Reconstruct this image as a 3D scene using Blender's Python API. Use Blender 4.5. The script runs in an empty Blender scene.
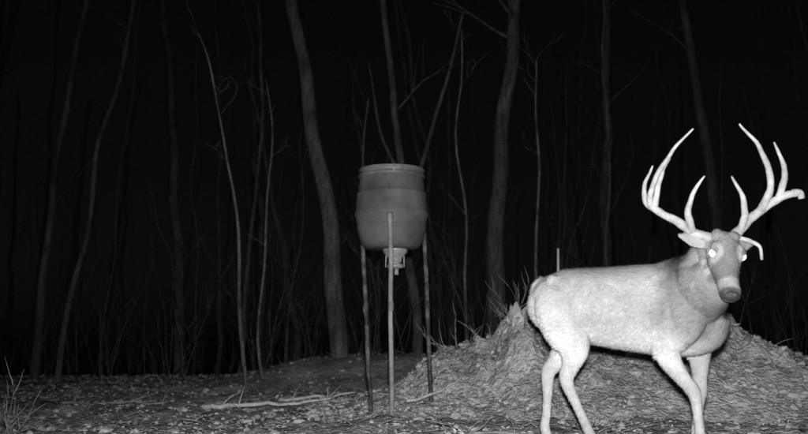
import bpy, math, random, bmesh
import numpy as np
from mathutils import Vector, noise, Matrix
random.seed(7); np.random.seed(7)
scene=bpy.context.scene
def link(o): scene.collection.objects.link(o); return o
def empty(name,loc=(0,0,0)):
    e=bpy.data.objects.new(name,None); e.location=loc; e.empty_display_size=.2; return link(e)
def sstep(a,b,x):
    t=max(0,min(1,(x-a)/(b-a))); return t*t*(3-2*t)
# ---------------------------------------------------------------- materials
def mat(name,lo,hi,scale=8,rough=.9,detail=8,bump=.3,bscale=None,bdist=.01,stretch=(1,1,1),attr=None,spec=.2,p0=.32,p1=.68,big=0,grain=0,g0=.55,g1=1.4):
    m=bpy.data.materials.new(name); m.use_nodes=True
    nt=m.node_tree; N=nt.nodes; L=nt.links
    b=N['Principled BSDF']; b.inputs['Roughness'].default_value=rough
    b.inputs['Specular IOR Level'].default_value=spec
    tc=N.new('ShaderNodeTexCoord'); mp=N.new('ShaderNodeMapping'); mp.inputs['Scale'].default_value=stretch
    L.new(tc.outputs['Object'],mp.inputs['Vector'])
    n=N.new('ShaderNodeTexNoise'); n.inputs['Scale'].default_value=scale; n.inputs['Detail'].default_value=detail
    n.inputs['Roughness'].default_value=.65
    L.new(mp.outputs[0],n.inputs['Vector'])
    r=N.new('ShaderNodeValToRGB'); r.color_ramp.elements[0].position=p0; r.color_ramp.elements[1].position=p1
    r.color_ramp.elements[0].color=(lo,lo,lo,1); r.color_ramp.elements[1].color=(hi,hi,hi,1)
    L.new(n.outputs['Fac'],r.inputs['Fac'])
    out=r.outputs['Color']
    def mul(a,bb):
        mx=N.new('ShaderNodeMix'); mx.data_type='RGBA'; mx.blend_type='MULTIPLY'; mx.inputs[0].default_value=1
        L.new(a,mx.inputs[6]); L.new(bb,mx.inputs[7]); return mx.outputs[2]
    def nz(sc,a0,a1,det):
        n3=N.new('ShaderNodeTexNoise'); n3.inputs['Scale'].default_value=sc; n3.inputs['Detail'].default_value=det
        L.new(tc.outputs['Object'],n3.inputs['Vector'])
        mr=N.new('ShaderNodeMapRange'); mr.inputs[1].default_value=.35; mr.inputs[2].default_value=.65; mr.inputs[3].default_value=a0; mr.inputs[4].default_value=a1
        L.new(n3.outputs['Fac'],mr.inputs[0]); return mr.outputs[0]
    if big: out=mul(nz(big,.6,1.15,3),out)
    if grain: out=mul(nz(grain,g0,g1,1),out)
    if attr:
        a=N.new('ShaderNodeAttribute'); a.attribute_name=attr
        out=mul(a.outputs['Color'],out)
    L.new(out,b.inputs['Base Color'])
    if bump:
        n2=N.new('ShaderNodeTexNoise'); n2.inputs['Scale'].default_value=bscale or scale*3; n2.inputs['Detail'].default_value=6
        L.new(mp.outputs[0],n2.inputs['Vector'])
        bp=N.new('ShaderNodeBump'); bp.inputs['Strength'].default_value=bump; bp.inputs['Distance'].default_value=bdist
        L.new(n2.outputs['Fac'],bp.inputs['Height']); L.new(bp.outputs[0],b.inputs['Normal'])
    return m
M_ground=mat('soil',.28,.72,scale=9,bump=1,bscale=30,bdist=.06,big=1.1)
M_mound=mat('mound_soil',.32,.78,scale=11,bump=1,bscale=34,bdist=.05,big=1.6)
M_clod=mat('clod',.28,.66,scale=25,bump=1,bscale=60,bdist=.01)
M_leaf=mat('dead_leaf',.8,1.0,scale=30,bump=0,attr='tone',rough=.8)
M_bark=mat('bark',.05,.19,scale=7,bump=1,bscale=14,bdist=.03,stretch=(3,3,.5),big=2,grain=38,g0=.7,g1=1.2)
M_bark_p=mat('pale_bark',.07,.26,scale=7,bump=.8,bscale=16,bdist=.01,stretch=(2,2,.6),big=2,grain=38,g0=.7,g1=1.2)
M_far=mat('distant_bark',.04,.11,scale=3,bump=0,grain=25)
M_brush=mat('brush_bark',.04,.13,scale=5,bump=0,grain=25)
M_twig=mat('twig',.15,.4,scale=9,bump=.3)
M_barrel=mat('barrel_plastic',.10,.16,scale=6,bump=.25,bscale=70,bdist=.003,rough=.6,spec=.3,stretch=(1,1,.4),big=3,grain=90,g0=.88,g1=1.1)
M_lid=mat('lid_metal',.12,.2,scale=14,bump=.3,rough=.45,spec=.5,big=6)
M_leg=mat('leg_camo_paint',.03,.22,scale=9,bump=.3,rough=.6,detail=8,p0=.45,p1=.75)
M_legf=mat('leg_pale_steel',.22,.48,scale=12,bump=.2,rough=.6,p0=.3,p1=.7,big=2)
M_branch=mat('weathered_wood',.35,.68,scale=14,bump=.6,rough=.8)
M_metal=mat('galvanised',.15,.42,scale=20,bump=.1,rough=.4,spec=.6)
M_coat=mat('deer_coat',.80,1.0,scale=30,bump=.8,bscale=90,bdist=.008,attr='tone',rough=1,spec=.03,stretch=(1,1,1.6))
M_fur=mat('deer_fur',.85,1.0,scale=60,bump=0,attr='tone',rough=1,spec=.03)
M_antler=mat('antler_bone',.30,.66,scale=14,bump=.7,bscale=50,bdist=.005,rough=.6)
M_nose=mat('nose_leather',.03,.07,scale=60,bump=.6,rough=.35,spec=.6)
M_hoof=mat('hoof_horn',.04,.09,scale=30,bump=.2,rough=.5)
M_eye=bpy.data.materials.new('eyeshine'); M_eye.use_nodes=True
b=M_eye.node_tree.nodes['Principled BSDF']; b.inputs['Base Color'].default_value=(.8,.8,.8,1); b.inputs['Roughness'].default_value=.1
b.inputs['Emission Color'].default_value=(1,1,1,1); b.inputs['Emission Strength'].default_value=1.6  # flash retroreflection imitated by emission; the eyes are no light source

# ---------------------------------------------------------------- mesh helpers
class MB:
    def __init__(s): s.v=[]; s.f=[]; s.c=[]
    def tube(s,pts,rad,n=8,col=1.,rough=0):
        base=len(s.v); pts=[Vector(p) for p in pts]; k=len(pts); prev=None
        for i,p in enumerate(pts):
            t=(pts[min(i+1,k-1)]-pts[max(i-1,0)]).normalized()
            if prev is None:
                ref=Vector((1,0,0)) if abs(t.x)<.8 else Vector((0,1,0))
                a=(ref-t*ref.dot(t)).normalized()
            else: a=(prev-t*prev.dot(t)).normalized()
            prev=a; bb=t.cross(a)
            for j in range(n):
                an=2*math.pi*j/n; r=rad[i]*(1+(random.uniform(-rough,rough) if rough else 0))
                s.v.append(p+a*math.cos(an)*r+bb*math.sin(an)*r); s.c.append(col)
        for i in range(k-1):
            for j in range(n):
                s.f.append((base+i*n+j,base+i*n+(j+1)%n,base+(i+1)*n+(j+1)%n,base+(i+1)*n+j))
        s.f.append(tuple(base+j for j in range(n))[::-1]); s.f.append(tuple(base+(k-1)*n+j for j in range(n)))
    def lathe(s,prof,c,n=40,col=1.):
        base=len(s.v)
        for z,r in prof:
            for j in range(n):
                an=2*math.pi*j/n; s.v.append(Vector((c[0]+r*math.cos(an),c[1]+r*math.sin(an),c[2]+z))); s.c.append(col)
        for i in range(len(prof)-1):
            for j in range(n):
                s.f.append((base+i*n+j,base+i*n+(j+1)%n,base+(i+1)*n+(j+1)%n,base+(i+1)*n+j))
    def loft(s,pts,rad,lat,n=20,sub=5):
        P=cr([Vector(p) for p in pts],sub); R=cr([Vector((r[0],r[1],0)) for r in rad],sub)
        base=len(s.v); k=len(P)
        for i,p in enumerate(P):
            t=(P[min(i+1,k-1)]-P[max(i-1,0)]).normalized()
            a=(lat-t*lat.dot(t)).normalized(); bb=t.cross(a)
            for j in range(n):
                an=2*math.pi*j/n
                s.v.append(p+a*math.cos(an)*R[i][0]+bb*math.sin(an)*R[i][1]); s.c.append(1.)
        for i in range(k-1):
            for j in range(n):
                s.f.append((base+i*n+j,base+i*n+(j+1)%n,base+(i+1)*n+(j+1)%n,base+(i+1)*n+j))
        s.f.append(tuple(base+j for j in range(n))[::-1]); s.f.append(tuple(base+(k-1)*n+j for j in range(n)))
    def box(s,c,d,col=1.):
        base=len(s.v)
        for dx in(-1,1):
            for dy in(-1,1):
                for dz in(-1,1): s.v.append(Vector((c[0]+dx*d[0]/2,c[1]+dy*d[1]/2,c[2]+dz*d[2]/2))); s.c.append(col)
        for f in((0,1,3,2),(4,6,7,5),(0,4,5,1),(2,3,7,6),(0,2,6,4),(1,5,7,3)): s.f.append(tuple(base+i for i in f))
    def obj(s,name,m,smooth=True,parent=None,origin=None):
        me=bpy.data.meshes.new(name)
        o0=Vector(origin) if origin else Vector((0,0,0))
        me.from_pydata([tuple(v-o0) for v in s.v],[],s.f); me.update()
        if smooth: me.polygons.foreach_set('use_smooth',[True]*len(me.polygons))
        at=me.color_attributes.new('tone','FLOAT_COLOR','POINT')
        c=np.ones((len(s.v),4)); c[:,:3]=np.array(s.c)[:,None]; at.data.foreach_set('color',c.ravel())
        me.materials.append(m); o=bpy.data.objects.new(name,me); o.location=o0; link(o)
        if parent:
            o.parent=parent; o.location=o0-Vector(parent.location)
        return o
def cr(P,sub):
    out=[]
    for i in range(len(P)-1):
        p0=P[max(i-1,0)];p1=P[i];p2=P[i+1];p3=P[min(i+2,len(P)-1)]
        for k in range(sub):
            t=k/sub
            out.append(.5*((2*p1)+(p2-p0)*t+(2*p0-5*p1+4*p2-p3)*t*t+(3*p1-p0-3*p2+p3)*t**3))
    out.append(P[-1]); return out

# ---------------------------------------------------------------- terrain
PX=[-1.2,-.5,0,.3,.55,.78,.95,1.02,1.15,1.5,2.0,2.5,2.9,3.4,4.2,5.2]
PZ=[0,.06,.2,.38,.47,.57,.80,.84,.70,.74,.70,.78,.70,.48,.15,0]
def mound(x,y):
    h=float(np.interp(x,PX,PZ))
    c=7.7
    f=sstep(6.2+.45*(1-min(h,.6)/.6),c,y)*(1-sstep(c+.2,10.2,y))
    if h*f<=0: return 0
    n=noise.fractal(Vector((x*1.3,y*1.3,3)),1,2,5)*.2+noise.fractal(Vector((x*5,y*5,9)),.8,2,3)*.09
    r=abs(noise.noise(Vector((x*4,y*4,2))))*.12+abs(noise.noise(Vector((x*10,y*10,2))))*.06
    return h*f*(1+n)+(n*.35+r-.05)*f*min(h*3,1)
def base(x,y):
    z=noise.fractal(Vector((x*.45,y*.45,0)),1,2,4)*.05+noise.fractal(Vector((x*3.1,y*3.1,5)),.8,2,4)*.035
    z*=min(1,abs(y)/3+.2)
    z+=.36*sstep(9.5,12,y)*(1-sstep(12.3,16,y))*sstep(-3.2,-.8,x)*(1-sstep(4,9,x))
    if y>13: z-=.045*(y-13)*sstep(13,17,y)
    return z
def H(x,y): return max(base(x,y),base(x,y)*.3+mound(x,y)) 
nu,nv=400,400
us=np.linspace(-1,1,nu); xs=np.sign(us)*(np.abs(us)*7+ (np.abs(us)**8)*160)
vs=np.linspace(0,1,nv); ys=-4+vs*21+(vs**10)*260
mb=MB()
for y in ys:
    yy=float(y)
    for x in xs:
        x=float(x)
        z=base(x,min(yy,60.))
        if 1<yy<13 and abs(x)<7: z+=abs(noise.noise(Vector((x*8,yy*8,1))))*.035
        mb.v.append(Vector((x,yy,z))); mb.c.append(1)
for j in range(nv-1):
    for i in range(nu-1): mb.f.append((j*nu+i,j*nu+i+1,(j+1)*nu+i+1,(j+1)*nu+i))
mb.obj('ground',M_ground)
mb=MB(); nx,ny=380,230
for j in range(ny):
    for i in range(nx):
        x=-1.3+i/(nx-1)*6.6; y=6.0+j/(ny-1)*4.4
        m=mound(x,y); e=-.03+.03*min(1,m*12)
        mb.v.append(Vector((x,y,base(x,y)*.3+m+e if m>0.01 else base(x,y)-.03))); mb.c.append(1)
for j in range(ny-1):
    for i in range(nx-1): mb.f.append((j*nx+i,j*nx+i+1,(j+1)*nx+i+1,(j+1)*nx+i))
mb.obj('dirt_mound',M_mound)
# clods of earth and stones
ico=bmesh.new(); bmesh.ops.create_icosphere(ico,subdivisions=1,radius=1); IV=[v.co.copy() for v in ico.verts]; IF=[tuple(v.index for v in f.verts) for f in ico.faces]; ico.free()
mb=MB()
for k in range(13000):
    if random.random()<.5: x=random.uniform(-.8,4.6); y=random.uniform(6.3,8.4)
    else:
        y=random.uniform(2.5,12); x=random.uniform(-.45*y,.58*y)
    if noise.noise(Vector((x*1.5,y*1.5,44)))<random.uniform(-.6,.3): continue
    s=.006+.030*random.random()**5; z=H(x,y)+s*.1; b0=len(mb.v)
    sc=Vector((random.uniform(.7,1.5),random.uniform(.7,1.5),random.uniform(.5,1)))*s; R=Matrix.Rotation(random.uniform(0,6.3),3,'Z')
    for v in IV:
        q=v*(1+random.uniform(-.28,.28)); mb.v.append(Vector((x,y,z))+R@Vector((q.x*sc.x,q.y*sc.y,q.z*sc.z))); mb.c.append(1)
    for f in IF: mb.f.append(tuple(b0+i for i in f))
mb.obj('stones_and_clods',M_clod,smooth=False)
# leaf litter
def leaves(n,xr,yr,size,mb,tilt=.9,lift=.004,tone=(.32,.64)):
    for _ in range(n):
        y=yr[0]+(yr[1]-yr[0])*random.random()**1.25; x=random.uniform(*xr)
        if abs(x)>.62*y+1: continue
        cl=noise.noise(Vector((x*1.1,y*1.1,20)))+.6*noise.noise(Vector((x*4,y*4,20)))
        if random.random()>.42+cl*1.5: continue
        z=H(x,y); s=random.uniform(*size)*(1.7 if random.random()<.04 else 1)
        R=Matrix.Rotation(random.uniform(0,6.28),3,'Z')@Matrix.Rotation(random.gauss(0,tilt*.55),3,'X')@Matrix.Rotation(random.gauss(0,tilt*.4),3,'Y')
        b0=len(mb.v); w=s*random.uniform(.35,.7); k=s*random.uniform(-.4,.5)
        c=random.uniform(*tone)
        for p in((-s,0,0),(-s*.3,-w,k),(s*.45,-w*.8,k),(s,0,0),(s*.45,w*.8,k),(-s*.3,w,k)):
            mb.v.append(Vector((x,y,z+lift+abs(s)*.2))+R@Vector(p)); mb.c.append(min(c,.75))
        mb.f.append((b0,b0+1,b0+2,b0+3)); mb.f.append((b0,b0+3,b0+4,b0+5))
mb=MB()
leaves(90000,(-8,8),(1.2,15),(.006,.02),mb,tilt=1.6)
leaves(11000,(-.6,5),(6.2,9),(.005,.015),mb,tilt=1.7)
leaves(20000,(-1,4.5),(2.5,6.5),(.005,.017),mb,tilt=1.6)
mb.obj('leaf_litter',M_leaf,smooth=False)
mb=MB()
for _ in range(1800):
    y=random.uniform(2,13); x=random.uniform(-.55*y-.5,.55*y+.5); z=H(x,y)
    a=random.uniform(0,6.28); l=random.uniform(.04,.25); r=random.uniform(.0015,.005)
    d=Vector((math.cos(a),math.sin(a),random.uniform(-.05,.4))); p=Vector((x,y,z+.012))
    mid=p+d*l*.5+Vector((random.gauss(0,.02),random.gauss(0,.02),random.gauss(0,.01)))
    mb.tube([p,mid,p+d*l],[r,r*.8,r*.4],4,1)
mb.obj('ground_twigs',M_twig)

# ---------------------------------------------------------------- trees
def wob(pts,amp,seed,sub=6):
    P=cr([Vector(p) for p in pts],sub)
    return [p+Vector((noise.noise(Vector((p.z*.7,seed,0))),noise.noise(Vector((p.z*.7,seed,9))),0))*amp for p in P]
def limb(mb,p,d,l,r,depth,n=6):
    pts=[p];rad=[r]; q=p.copy(); dd=d.normalized(); k=6
    for i in range(k):
        dd=(dd+Vector((random.gauss(0,.13),random.gauss(0,.13),random.gauss(.04,.1)))).normalized()
        q=q+dd*l/k; pts.append(q.copy()); rad.append(r*(1-.82*(i+1)/k))
        if depth>0 and i>0 and random.random()<.75:
            s=Vector((random.gauss(0,1),random.gauss(0,1),random.gauss(.3,.5))).normalized()
            limb(mb,q.copy(),(dd+s*.8),l*random.uniform(.3,.55),max(rad[-1]*.6,.003),depth-1,5)
    mb.tube(pts,rad,n,1)
def tree(mb,pts,r0,r1,seed,nb=10,b0=.35,bl=1.4,amp=.12,depth=1,n=10):
    random.seed(seed)
    P=wob(pts,amp,seed); k=len(P)
    R=[r0+(r1-r0)*(i/(k-1)) for i in range(k)]; R[0]*=1.35; 
    mb.tube(P,R,n,1,rough=.06)
    for _ in range(nb):
        i=int(k*random.uniform(b0,.97)); a=random.uniform(0,6.28)
        limb(mb,P[i],Vector((math.cos(a),math.sin(a),random.uniform(.5,1.3))),bl*random.uniform(.5,1.2),R[i]*.3,depth)
T=[ # points, r0, r1, branches, branch len, material, lowest branch
 ([(-.89,12,.1),(-1.05,12,2),(-1.3,12.05,3.8),(-1.68,12.1,5.6),(-2.1,12.2,8),(-2.3,12.3,11)],.135,.05,7,2.0,M_bark,.65),
 ([(.20,13,.0),(.12,13,1.6),(-.05,13,3.3),(-.33,13.1,5.8),(-.5,13,8.5)],.085,.03,6,1.9,M_bark,.5),
 ([(1.45,14,-.1),(1.52,14,2.2),(1.62,14,4.2),(1.95,14,6.4),(2.4,14.1,9.5)],.17,.07,7,2.0,M_bark,.55),
 ([(-1.78,10,-.1),(-1.88,10,1.2),(-2.02,10,2.2),(-2.27,10.1,3.7),(-2.5,10.1,4.3)],.026,.006,5,.5,M_bark_p,.4),
 ([(-1.75,11,-.1),(-1.78,11,1.5),(-1.72,11,3.2),(-1.8,11,4.0)],.022,.006,4,.5,M_bark_p,.4),
 ([(.85,12,.1),(.84,12,1.5),(.80,12,3.2),(.85,12,5.0)],.026,.008,4,.6,M_bark_p,.5),
 ([(1.86,12,.2),(1.83,12,1.6),(1.92,12,3.2),(1.88,12,4.6)],.028,.008,5,.6,M_bark_p,.4),
 ([(-5.9,14,-.2),(-5.85,14,1.5),(-5.7,14,3.5),(-5.45,14,6),(-5.2,14,9)],.075,.03,7,1.5,M_bark,.4),
 ([(-5.15,13,-.2),(-4.95,13,1.5),(-4.65,13,3.4),(-4.3,13,5.4),(-4.1,13,8)],.05,.02,7,1.3,M_bark,.4),
 ([(-1.05,12.8,0),(-1.1,12.8,1.2),(-1.05,12.8,2.4)],.018,.006,3,.4,M_bark_p,.4),
 ([(-3.0,16,-.3),(-2.9,16,2),(-2.7,16,4.5),(-2.9,16,8)],.05,.02,7,1.3,M_bark,.4),
 ([(3.5,14.5,-.2),(3.45,14.5,2),(3.5,14.5,4.1),(3.4,14.5,7)],.035,.015,6,1.0,M_bark,.4),
 ([(7.0,19,-.4),(6.95,19,3),(6.65,19,6),(6.3,19,9.3),(6.2,19,13)],.16,.06,7,2,M_bark,.5),
 ([(-.6,14,-.1),(-.62,14,1.4),(-.7,14,3.0),(-.6,14,4.6)],.028,.01,5,.7,M_bark_p,.4),
]
for i,(pts,r0,r1,nb,bl,m,b0) in enumerate(T):
    mb=MB(); tree(mb,pts,r0,r1,100+i,nb,b0,bl,amp=.12 if r0>.04 else .16)
    if i==1:
        random.seed(44); mb.tube(wob([(.02,13,2.6),(.35,13,3.5),(.62,13.1,4.5),(.95,13.1,5.8)],.08,3),[.045-.0016*k for k in range(19)],8,1)
        mb.tube(wob([(0,13,3.0),(-.35,13,3.8),(-.55,13.1,4.9)],.08,5),[.03-.0018*k for k in range(13)],8,1)
    x,y,_=pts[0]
    mb.obj('bare_tree',m,origin=(x,y,H(x,y)))
random.seed(31)
mb=MB()
for i in range(150):
    y=random.uniform(14.5,34); x=random.uniform(-.6*y,.6*y); z=H(x,y)-.1
    r=random.choice([.02,.02,.03,.03,.05,.08,.13] if y>17 else [.018,.02,.025])*random.uniform(.7,1.2); h=random.uniform(7,14) if r>.035 else random.uniform(3,8)
    lx=random.gauss(0,.08)*h
    tree(mb,[(x,y,z),(x+lx*.2,y,z+h*.33),(x+lx*.6,y,z+h*.66),(x+lx,y,z+h)],r,r*.3,300+i,5,.35,h*.11,amp=.2,depth=1,n=6)
    random.seed(900+i)
mb.obj('distant_trees',M_far)
random.seed(5); mb=MB()
for i in range(170):
    y=random.uniform(11.5,20); x=random.uniform(-.55*y,.55*y); z=H(x,y)
    for k in range(random.randint(1,3)):
        limb(mb,Vector((x,y,z)),Vector((random.gauss(0,.25),random.gauss(0,.2),1)),random.uniform(.4,2.0),random.uniform(.004,.010),1,4)
mb.obj('undergrowth_brush',M_brush)
mb=MB()
for k in range(9):
    limb(mb,Vector((-2.3+random.gauss(0,.04),5.1+random.gauss(0,.04),H(-2.3,5.1)-.02)),Vector((random.gauss(0,.6),random.gauss(0,.4),1)),random.uniform(.2,.40),.0035,1,4)
mb.obj('bare_bush',M_twig,origin=(-2.3,5.1,H(-2.3,5.1)))
mb=MB()
for k in range(26):
    x=random.uniform(.35,1.25); y=random.uniform(7.3,8.0)
    limb(mb,Vector((x,y,H(x,y)-.03)),Vector((random.gauss(-.5,.7),random.gauss(-.2,.5),random.uniform(.1,.7))),random.uniform(.12,.45),random.uniform(.003,.008),1,4)
mb.obj('brush_pile',M_twig,origin=(.85,7.5,H(.85,7.5)))
mb=MB()
for k in range(110):
    x=random.gauss(1.0,.14); y=random.gauss(7.5,.14); z=H(x,y)-.03
    u=Vector((random.gauss(-.1,.45),random.gauss(-.1,.35),1)).normalized(); a=random.uniform(-.8,.8); w=Vector((math.cos(a),math.sin(a),0))
    l=random.uniform(.05,.17)*(1.1-abs(x-1.0)*3 if abs(x-1.0)<.3 else .3); ww=random.uniform(.012,.035); c=random.uniform(.25,.7); b0=len(mb.v); p=Vector((x,y,z))
    nn=u.cross(w)*random.uniform(-.03,.03)
    for q in(p-w*ww,p+w*ww,p+w*ww*1.2+u*l*.5+nn,p+w*ww*.3+u*l,p-w*ww*.5+u*l*.85,p-w*ww*1.1+u*l*.45+nn): mb.v.append(q); mb.c.append(c)
    mb.f.append((b0,b0+1,b0+2,b0+5)); mb.f.append((b0+5,b0+2,b0+3,b0+4))
mb.obj('bark_debris',M_leaf,smooth=False,origin=(1.03,7.55,H(1.03,7.55)))
def stick(name,pts,r,m,seed):
    random.seed(seed); mb=MB(); P=[Vector((p[0],p[1],H(p[0],p[1])+p[2])) for p in pts]; P=cr(P,5)
    P=[p+Vector((0,random.gauss(0,.012),random.gauss(0,.008))) for p in P]
    mb.tube(P,[r*(1-.6*i/len(P)) for i in range(len(P))],7,1,rough=.15)
    for k in range(4): 
        q=random.choice(P[2:-1]); limb(mb,q,Vector((random.gauss(.4,.5),random.gauss(0,.5),.5)),random.uniform(.1,.3),r*.35,0,4)
    mb.obj(name,m,origin=P[0])
stick('fallen_branch',[(-1.72,7.5,.03),(-1.4,7.45,.05),(-1.0,7.6,.04),(-.62,7.7,.05)],.022,M_branch,1)
stick('fallen_branch',[(-1.2,8.4,.03),(-.9,8.3,.04),(-.45,8.5,.04)],.018,M_branch,2)
stick('fallen_branch',[(.02,6.9,.06),(.25,7.0,.07),(.5,7.2,.05)],.014,M_branch,3)
stick('fallen_branch',[(-3.2,8.2,.01),(-2.7,8.0,.03),(-2.2,8.3,.02)],.018,M_twig,4)
stick('fallen_branch',[(.2,5.2,.02),(.55,5.4,.04),(.8,5.3,.02)],.012,M_twig,5)
mb=MB(); z0=H(1.4,7.8)-.05; mb.tube([(1.4,7.8,z0),(1.405,7.79,z0+.3),(1.39,7.8,1.2),(1.395,7.8,1.42)],[.016,.015,.014,.011],7,1,.1); mb.obj('upright_stick',M_branch,origin=(1.4,7.8,.8))

# ---------------------------------------------------------------- feeder
random.seed(11)
FC=(-.10,6.85,0)
fe=empty('game_feeder',(FC[0],FC[1],0))
mb=MB()
mb.lathe([(1.318,0),(1.312,.10),(1.315,.19),(1.33,.222),(1.36,.243),(1.42,.262),(1.47,.273),(1.475,.278),(1.485,.278),(1.49,.274),(1.55,.284),(1.575,.293),(1.60,.293),(1.615,.287),(1.68,.283),(1.74,.276),(1.745,.281),(1.755,.281),(1.76,.273),(1.82,.265),(1.86,.258),(1.895,.252)],FC,64)
mb.obj('barrel',M_barrel,parent=fe)
mb=MB()
mb.lathe([(1.885,.253),(1.885,.266),(1.90,.270),(1.905,.258),(1.935,.258),(1.94,.266),(1.952,.266),(1.957,.25),(1.965,.20),(1.968,0)],FC,64)
mb.obj('lid',M_lid,parent=fe)
mb=MB()
for an in(35,155,275):
    a=math.radians(an); mb.box((FC[0]+.268*math.cos(a),FC[1]+.268*math.sin(a),1.92),(.022,.022,.05))
mb.obj('lid_latches',M_metal,parent=fe)
mb=MB()
mb.lathe([(1.314,.10),(1.29,.098),(1.23,.045),(1.2,.04)],(FC[0]+.03,FC[1],0),24)
mb.lathe([(1.195,0),(1.195,.062),(1.165,.064),(1.16,.0)],(FC[0]+.03,FC[1],0),24)
mb.box((FC[0]+.035,FC[1],1.235),(.09,.09,.05)); mb.box((FC[0]+.04,FC[1]-.01,1.135),(.03,.03,.05))
mb.tube([(FC[0]-.04,FC[1],1.3),(FC[0]-.045,FC[1],1.17)],[.006,.006],6); mb.tube([(FC[0]+.10,FC[1],1.3),(FC[0]+.10,FC[1],1.17)],[.006,.006],6)
mb.obj('spinner_motor',M_metal,parent=fe)
legs=[('leg_1',(-.105,6.55,1.56),(-.092,6.62),M_legf),('leg_2',(-.345,6.97,1.62),(-.262,7.0),M_leg),('leg_3',(.165,6.97,1.62),(.215,7.0),M_leg)]
for n,top,ft,m in legs:
    mb=MB(); f=Vector((ft[0],ft[1],H(*ft)-.05)); t=Vector(top)
    if n!='leg_1': 
        mb.tube([t,t+Vector((0,0,-.1))],[.018,.018],10)
        t=t+Vector((.0,0,-.1))
    k=[t.lerp(f,i/8)+Vector((random.gauss(0,.003),0,0)) for i in range(9)]
    mb.tube(k,[.018]*9,12)
    c=t.lerp(f,.42); c2=t.lerp(f,.46); mb.tube([c,c2],[.021,.021],12)
    mb.obj(n,m,parent=fe)
mb=MB()
for n,top,ft,m in legs:
    d=(Vector((FC[0],FC[1],0))-Vector((top[0],top[1],0))).normalized()
    p=Vector((top[0],top[1],1.58 if n!='leg_1' else 1.53))+d*.015
    mb.box(p,(.05,.045,.08)); mb.tube([p-Vector((.03,0,.0)),p+Vector((.03,0,0))],[.007,.007],6)
mb.obj('leg_brackets',M_lid,parent=fe)

# ---------------------------------------------------------------- deer
random.seed(3)
DX,DY=1.27,4.85; yaw=math.radians(25)
D=Vector((math.cos(yaw),-math.sin(yaw),0)); LT=Vector((math.sin(yaw),math.cos(yaw),0)); O=Vector((DX,DY,0))
def W(s,l,z): return O+D*s+LT*l+Vector((0,0,z))
deer=empty('white_tailed_deer',(DX,DY,0))
mb=MB()
tor=[(-.575,.86,.04,.05),(-.54,.845,.09,.12),(-.44,.815,.148,.185),(-.30,.80,.165,.21),(-.14,.785,.178,.225),(.04,.774,.190,.243),(.20,.765,.185,.252),(.33,.768,.160,.245),(.42,.77,.12,.19),(.48,.77,.07,.12)]
mb.loft([W(a,0,z) for a,z,_,_ in tor],[(w,h) for _,_,w,h in tor],LT,28)
for sg in(-1,1):
    mb.loft([W(-.50,.06*sg,.90),W(-.42,.085*sg,.82),W(-.36,.105*sg,.70),W(-.31,.11*sg,.60)],[(.05,.06),(.092,.13),(.087,.13),(.058,.075)],LT,16,4)
    mb.loft([W(.24,.06*sg,.97),W(.27,.12*sg,.85),W(.32,.138*sg,.72),W(.27,.122*sg,.61)],[(.03,.03),(.066,.085),(.078,.095),(.057,.067)],LT,16,4)
    mb.loft([W(-.43,.10*sg,.95),W(-.40,.115*sg,.93)],[(.035,.03),(.03,.03)],LT,10,3)
mb.loft([W(.12,0,.58),W(.28,0,.58),W(.40,0,.63),W(.455,-.01,.73)],[(.06,.04),(.09,.07),(.09,.085),(.075,.07)],LT,16,4)
POLL=Vector((1.612,4.36,1.085)); NOSE=Vector((1.585,4.185,.815))
F=(NOSE-POLL).normalized(); R0=Vector((1,.12,0)).normalized(); RX=(R0-F*R0.dot(F)).normalized(); UP=F.cross(RX)
if UP.z<0: UP=-UP
mb.loft([W(.16,0,.83),W(.29,-.03,.85),W(.38,-.10,.88),W(.42,-.19,.925),POLL+Vector((-.01,.10,-.05)),POLL+Vector((0,.03,-.01))],
        [(.14,.19),(.148,.205),(.14,.192),(.124,.168),(.098,.125),(.055,.07)],LT.lerp(Vector((1,0,0)),.6).normalized(),24,8)
hd=[(-.045,.035,.035,0),(-.02,.066,.062,0),(.04,.080,.080,-.005),(.09,.083,.082,-.014),(.14,.070,.074,-.022),(.19,.058,.064,-.028),(.24,.052,.054,-.028),(.285,.051,.048,-.026),(.315,.046,.04,-.024),(.335,.022,.02,-.024)]
mb.loft([POLL+F*t+UP*u for t,_,_,u in hd],[(a,b) for _,a,b,_ in hd],RX,22)
for sg in(-1,1):
    mb.loft([POLL+F*.045+RX*sg*.058+UP*.045,POLL+F*.085+RX*sg*.072+UP*.043,POLL+F*.12+RX*sg*.062+UP*.03],[(.018,.018),(.020,.02),(.012,.012)],RX,10,3)
    mb.loft([POLL+F*.0+RX*sg*.04+UP*.03,POLL+F*-.02+RX*sg*.05+UP*.07],[(.03,.03),(.025,.025)],RX,10,3)
    mb.loft([POLL+F*.28+RX*sg*.028+UP*.005,POLL+F*.325+RX*sg*.03+UP*-.005],[(.018,.018),(.016,.014)],RX,10,3)
def ear(base,tip,face,w):
    ax=(tip-base); l=ax.length; a=ax.normalized(); sd=a.cross(face).normalized()
    mb.loft([base,base+a*l*.2,base+a*l*.5,base+a*l*.8,tip],[(.024,.02),(w*.85,.013),(w,.011),(w*.6,.01),(.008,.007)],sd,16,4)
eb1=POLL+RX*-.060+F*.02; eb2=POLL+RX*.060+F*.02
ET1=eb1+Vector((-.155,.045,.055)); ET2=eb2+Vector((.125,.07,.035))
ear(eb1,ET1,Vector((0.2,-1,.2)),.045)
ear(eb2,ET2,Vector((-.4,-1,.2)),.036)
def leg(pts,rad): mb.loft([W(*p) for p in pts],rad,LT,16,5)
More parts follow.
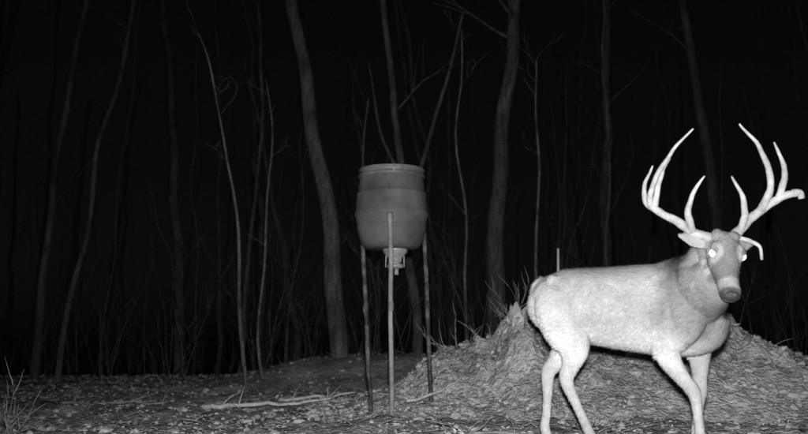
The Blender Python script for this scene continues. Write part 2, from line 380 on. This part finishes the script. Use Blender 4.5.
leg([(.29,-.09,.80),(.25,-.11,.66),(.195,-.105,.56),(.215,-.10,.48),(.268,-.10,.40),(.318,-.095,.335),(.33,-.095,.28),(.338,-.095,.18),(.345,-.09,.09),(.372,-.09,.05),(.385,-.09,.012)],
    [(.07,.12),(.078,.108),(.062,.082),(.046,.058),(.036,.042),(.035,.038),(.028,.03),(.022,.026),(.028,.03),(.026,.028),(.032,.038)])
leg([(.31,.09,.80),(.33,.10,.66),(.335,.10,.56),(.335,.10,.47),(.332,.10,.39),(.335,.10,.325),(.325,.10,.27),(.310,.10,.18),(.30,.10,.09),(.315,.10,.05),(.33,.10,.012)],
    [(.07,.12),(.07,.10),(.057,.072),(.043,.052),(.034,.04),(.034,.036),(.027,.029),(.022,.025),(.027,.029),(.026,.028),(.032,.038)])
leg([(-.40,-.07,.84),(-.38,-.09,.72),(-.32,-.115,.60),(-.305,-.115,.53),(-.325,-.11,.46),(-.352,-.11,.40),(-.345,-.11,.35),(-.31,-.11,.27),(-.265,-.11,.17),(-.228,-.11,.09),(-.20,-.11,.045),(-.185,-.11,.012)],
    [(.08,.12),(.085,.13),(.070,.11),(.056,.082),(.038,.053),(.030,.044),(.028,.037),(.023,.029),(.022,.027),(.027,.03),(.026,.028),(.032,.038)])
leg([(-.42,.07,.84),(-.41,.09,.72),(-.39,.11,.60),(-.42,.115,.53),(-.47,.11,.47),(-.515,.11,.42),(-.522,.11,.36),(-.525,.11,.27),(-.535,.11,.17),(-.545,.11,.09),(-.525,.11,.045),(-.51,.11,.012)],
    [(.08,.12),(.085,.13),(.072,.11),(.056,.082),(.039,.054),(.031,.045),(.029,.038),(.023,.029),(.022,.027),(.027,.03),(.026,.028),(.032,.038)])
mb.loft([W(-.50,0,.95),W(-.545,0,.92),W(-.562,0,.85),W(-.56,0,.78),W(-.545,0,.72)],[(.03,.02),(.034,.022),(.040,.022),(.032,.018),(.01,.008)],LT,12,4)
tmp=mb.obj('tmp',M_coat)
md=tmp.modifiers.new('r','REMESH'); md.mode='VOXEL'; md.voxel_size=.007
md=tmp.modifiers.new('s','SMOOTH'); md.iterations=13; md.factor=.6
dg=bpy.context.evaluated_depsgraph_get(); me=bpy.data.meshes.new_from_object(tmp.evaluated_get(dg))
bpy.data.objects.remove(tmp)
def tone(v):
    q=v-O; s=q.dot(D); l=q.dot(LT); z=v.z
    n=noise.fractal(v*14,1,2,3)*.07; n2=noise.fractal(v*3.2,1,2,3)
    c=.55+.13*n2
    c+= .16*sstep(.70,.56,z+.03*n2)*sstep(-.5,-.4,s)*sstep(.36,.24,s)*sstep(.38,.5,z)
    c+= .12*sstep(-.36,-.54,s)*sstep(.5,.65,z)
    c+= .12*sstep(-.25,-.45,s)*sstep(.95,.75,z)
    c-= .17*sstep(.91,1.02,z)
    c-= .20*sstep(.12,.30,s+.05*n2)*sstep(.48,.66,z)
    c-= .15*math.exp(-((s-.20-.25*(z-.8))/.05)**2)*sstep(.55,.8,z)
    c-= .08*sstep(.30,.44,s)*sstep(.5,.6,z)
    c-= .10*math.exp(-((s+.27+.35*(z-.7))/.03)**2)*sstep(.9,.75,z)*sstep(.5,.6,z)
    c-= .05*sstep(.50,.28,z)
    if z<.045: c=.1
    h=v-POLL; t=h.dot(F); u=h.dot(UP); r=h.dot(RX)
    rad=(h-F*t-UP*-.02).length
    k=sstep(.125,.095,rad)*sstep(4.50,4.42,v.y)*sstep(-.10,-.05,t)
    if k>0 and t<.37:
        f=.27-.05*sstep(.0,.12,t)+.07*n2
        f+=.20*sstep(.022,.008,abs(math.hypot(t-.098,(abs(r)-.07)*1.2)-.03))
        f+=.18*sstep(.225,.245,t)*sstep(.30,.28,t)
        f-=.10*sstep(.28,.30,t)
        f+=.15*sstep(-.055,-.075,u)*sstep(.16,.20,t)
        c=c+(f-c)*k
    if v.y<4.58 and abs(r)>.095 and t<.06 and z>.98: c=.40+.06*n2
    return max(.03,c+n)
while me.color_attributes: me.color_attributes.remove(me.color_attributes[0])
at=me.color_attributes.new('tone','FLOAT_COLOR','POINT')
a=np.ones((len(me.vertices),4)); a[:,:3]=np.array([tone(v.co) for v in me.vertices])[:,None]
at.data.foreach_set('color',a.ravel())
me.polygons.foreach_set('use_smooth',[True]*len(me.polygons))
me.materials.clear(); me.materials.append(M_coat)
fb=MB(); polys=me.polygons; npoly=len(polys)
for _ in range(90000):
    p=polys[random.randrange(npoly)]; c=p.center; nn=p.normal
    q=c-O; s=q.dot(D); z=c.z
    if z<.06: continue
    flow=(-D*.9+Vector((0,0,-.5))) if z>.5 else Vector((0,0,-1))
    inhead=c.y<4.42
    if inhead: flow=-F
    if inhead and (c-(POLL+F*.32)).length<.06: continue
    d=(flow-nn*flow.dot(nn)).normalized()+nn*random.uniform(.05,.45)+Vector((random.gauss(0,.18),random.gauss(0,.18),random.gauss(0,.18)))
    l=(.02 if not inhead else .009)*random.uniform(.5,1.3); sd=d.cross(nn).normalized()*.0015
    if z<.5: l*=.6
    c=c+Vector((random.uniform(-.004,.004),random.uniform(-.004,.004),random.uniform(-.004,.004)))-nn*.001
    cl=1+.3*noise.noise(c*45)
    tn=tone(c)*random.uniform(.66,1.25)*cl; b0=len(fb.v)
    for x in(c-sd,c+sd,c+d.normalized()*l): fb.v.append(x); fb.c.append(min(tn,.88))
    fb.f.append((b0,b0+1,b0+2))
fb.obj('fur',M_fur,smooth=False,parent=deer,origin=(DX,DY,0))
me.transform(Matrix.Translation(-O)); body=bpy.data.objects.new('body',me); link(body); body.parent=deer
def blob(name,c,r,m,ax=(1,1,1),rot=None):
    bm=bmesh.new(); bmesh.ops.create_uvsphere(bm,u_segments=20,v_segments=12,radius=r)
    mx=Matrix.Diagonal((*ax,1)); 
    if rot: mx=rot.to_4x4()@mx
    bm.transform(mx); me=bpy.data.meshes.new(name); bm.to_mesh(me); bm.free()
    me.polygons.foreach_set('use_smooth',[True]*len(me.polygons)); me.materials.append(m)
    o=bpy.data.objects.new(name,me); link(o); o.parent=deer; o.location=c-O; return o
HR=Matrix((RX,F,UP)).transposed()
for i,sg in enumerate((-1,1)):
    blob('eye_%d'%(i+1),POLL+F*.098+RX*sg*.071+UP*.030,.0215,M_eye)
blob('nose',POLL+F*.322+UP*-.012,.038,M_nose,(1.1,.6,.85),HR)
blob('mouth',POLL+F*.318+UP*-.048,.03,M_nose,(1.1,.5,.2),HR)
for i,(s,l) in enumerate([(.39,-.09),(.335,.10),(-.18,-.11),(-.505,.11)]):
    mh=MB()
    for k in(-.014,.014):
        mh.loft([W(s-.02,l+k,.05),W(s,l+k,.02),W(s+.012,l+k,0)],[(.013,.022),(.016,.032),(.017,.036)],LT,12,3)
    mh.obj('hoof_%d'%(i+1),M_hoof,parent=deer)
ab=MB()
def horn(pts,r0,r1,pw=1.):
    P=cr([POLL+Vector(p) for p in pts],6); k=len(P)
    P=[p+Vector((noise.noise(p*14),noise.noise(p*14+Vector((5,5,5))),0))*.007 for p in P]
    ab.tube(P,[(r0+(r1-r0)*((i/(k-1))**pw))*(1+.12*noise.noise(P[i]*30)) for i in range(k)],12,1,rough=.05)
horn([(-.045,-.01,.02),(-.10,.0,.035),(-.155,.01,.065),(-.24,.0,.12),(-.325,-.02,.16),(-.372,-.05,.205),(-.362,-.1,.30),(-.31,-.15,.40),(-.25,-.18,.48),(-.19,-.2,.545)],.027,.004,1.3)
horn([(-.335,-.02,.165),(-.385,.0,.22),(-.378,.0,.31),(-.34,-.02,.395)],.017,.004,1.5)
horn([(-.345,-.04,.18),(-.335,-.05,.27),(-.312,-.08,.35),(-.28,-.1,.42)],.017,.004,1.5)
horn([(-.145,.0,.06),(-.178,-.04,.14),(-.162,-.08,.24),(-.108,-.11,.325)],.020,.004,1.5)
horn([(.05,-.01,.02),(.085,.0,.06),(.15,.01,.125),(.235,.0,.19),(.32,-.02,.24),(.375,-.05,.25)],.027,.018)
horn([(.35,-.04,.25),(.385,-.05,.25),(.395,-.05,.22)],.021,.015)
horn([(.20,.0,.165),(.24,-.04,.27),(.205,-.1,.39),(.135,-.15,.49),(.05,-.18,.575)],.021,.004,1.4)
horn([(.29,-.01,.225),(.322,-.03,.33),(.295,-.07,.42),(.25,-.1,.50)],.019,.004,1.5)
horn([(.09,.0,.06),(.105,-.04,.15),(.078,-.08,.24),(.025,-.1,.325)],.020,.004,1.5)
horn([(.075,.0,.03),(.14,.0,.01),(.185,-.01,-.02),(.192,-.01,-.085)],.013,.007)
ab.obj('antlers',M_antler,parent=deer,origin=(DX,DY,0))

# ---------------------------------------------------------------- light, world, camera
w=bpy.data.worlds.new('World'); scene.world=w; w.use_nodes=True; N=w.node_tree.nodes; L=w.node_tree.links
bg=N['Background']; sk=N.new('ShaderNodeTexSky'); sk.sky_type='NISHITA'; sk.sun_disc=False
sk.sun_elevation=math.radians(3); sk.sun_rotation=math.radians(180)
bw=N.new('ShaderNodeRGBToBW'); L.new(sk.outputs[0],bw.inputs[0]); L.new(bw.outputs[0],bg.inputs[0]); bg.inputs[1].default_value=.0013
sp=bpy.data.lights.new('trail_camera_flash','SPOT'); sp.energy=1450; sp.spot_size=math.radians(96); sp.spot_blend=1; sp.shadow_soft_size=.04
so=bpy.data.objects.new('trail_camera_flash',sp); link(so); so.location=(.02,0.02,.74)
so.rotation_euler=(Vector((.9,5,.65))-Vector((.02,.02,.74))).to_track_quat('-Z','Y').to_euler()
cam=bpy.data.cameras.new('camera'); cam.sensor_width=36; cam.lens=36*866/808; cam.clip_end=800
cam.dof.use_dof=True; cam.dof.focus_distance=5.4; cam.dof.aperture_fstop=1.9
co=bpy.data.objects.new('camera',cam); link(co); co.location=(0,0,.6); co.rotation_euler=(math.radians(90+8.08),0,0)
scene.camera=co
scene.view_settings.view_transform='Standard'; scene.view_settings.look='None'; scene.view_settings.exposure=0
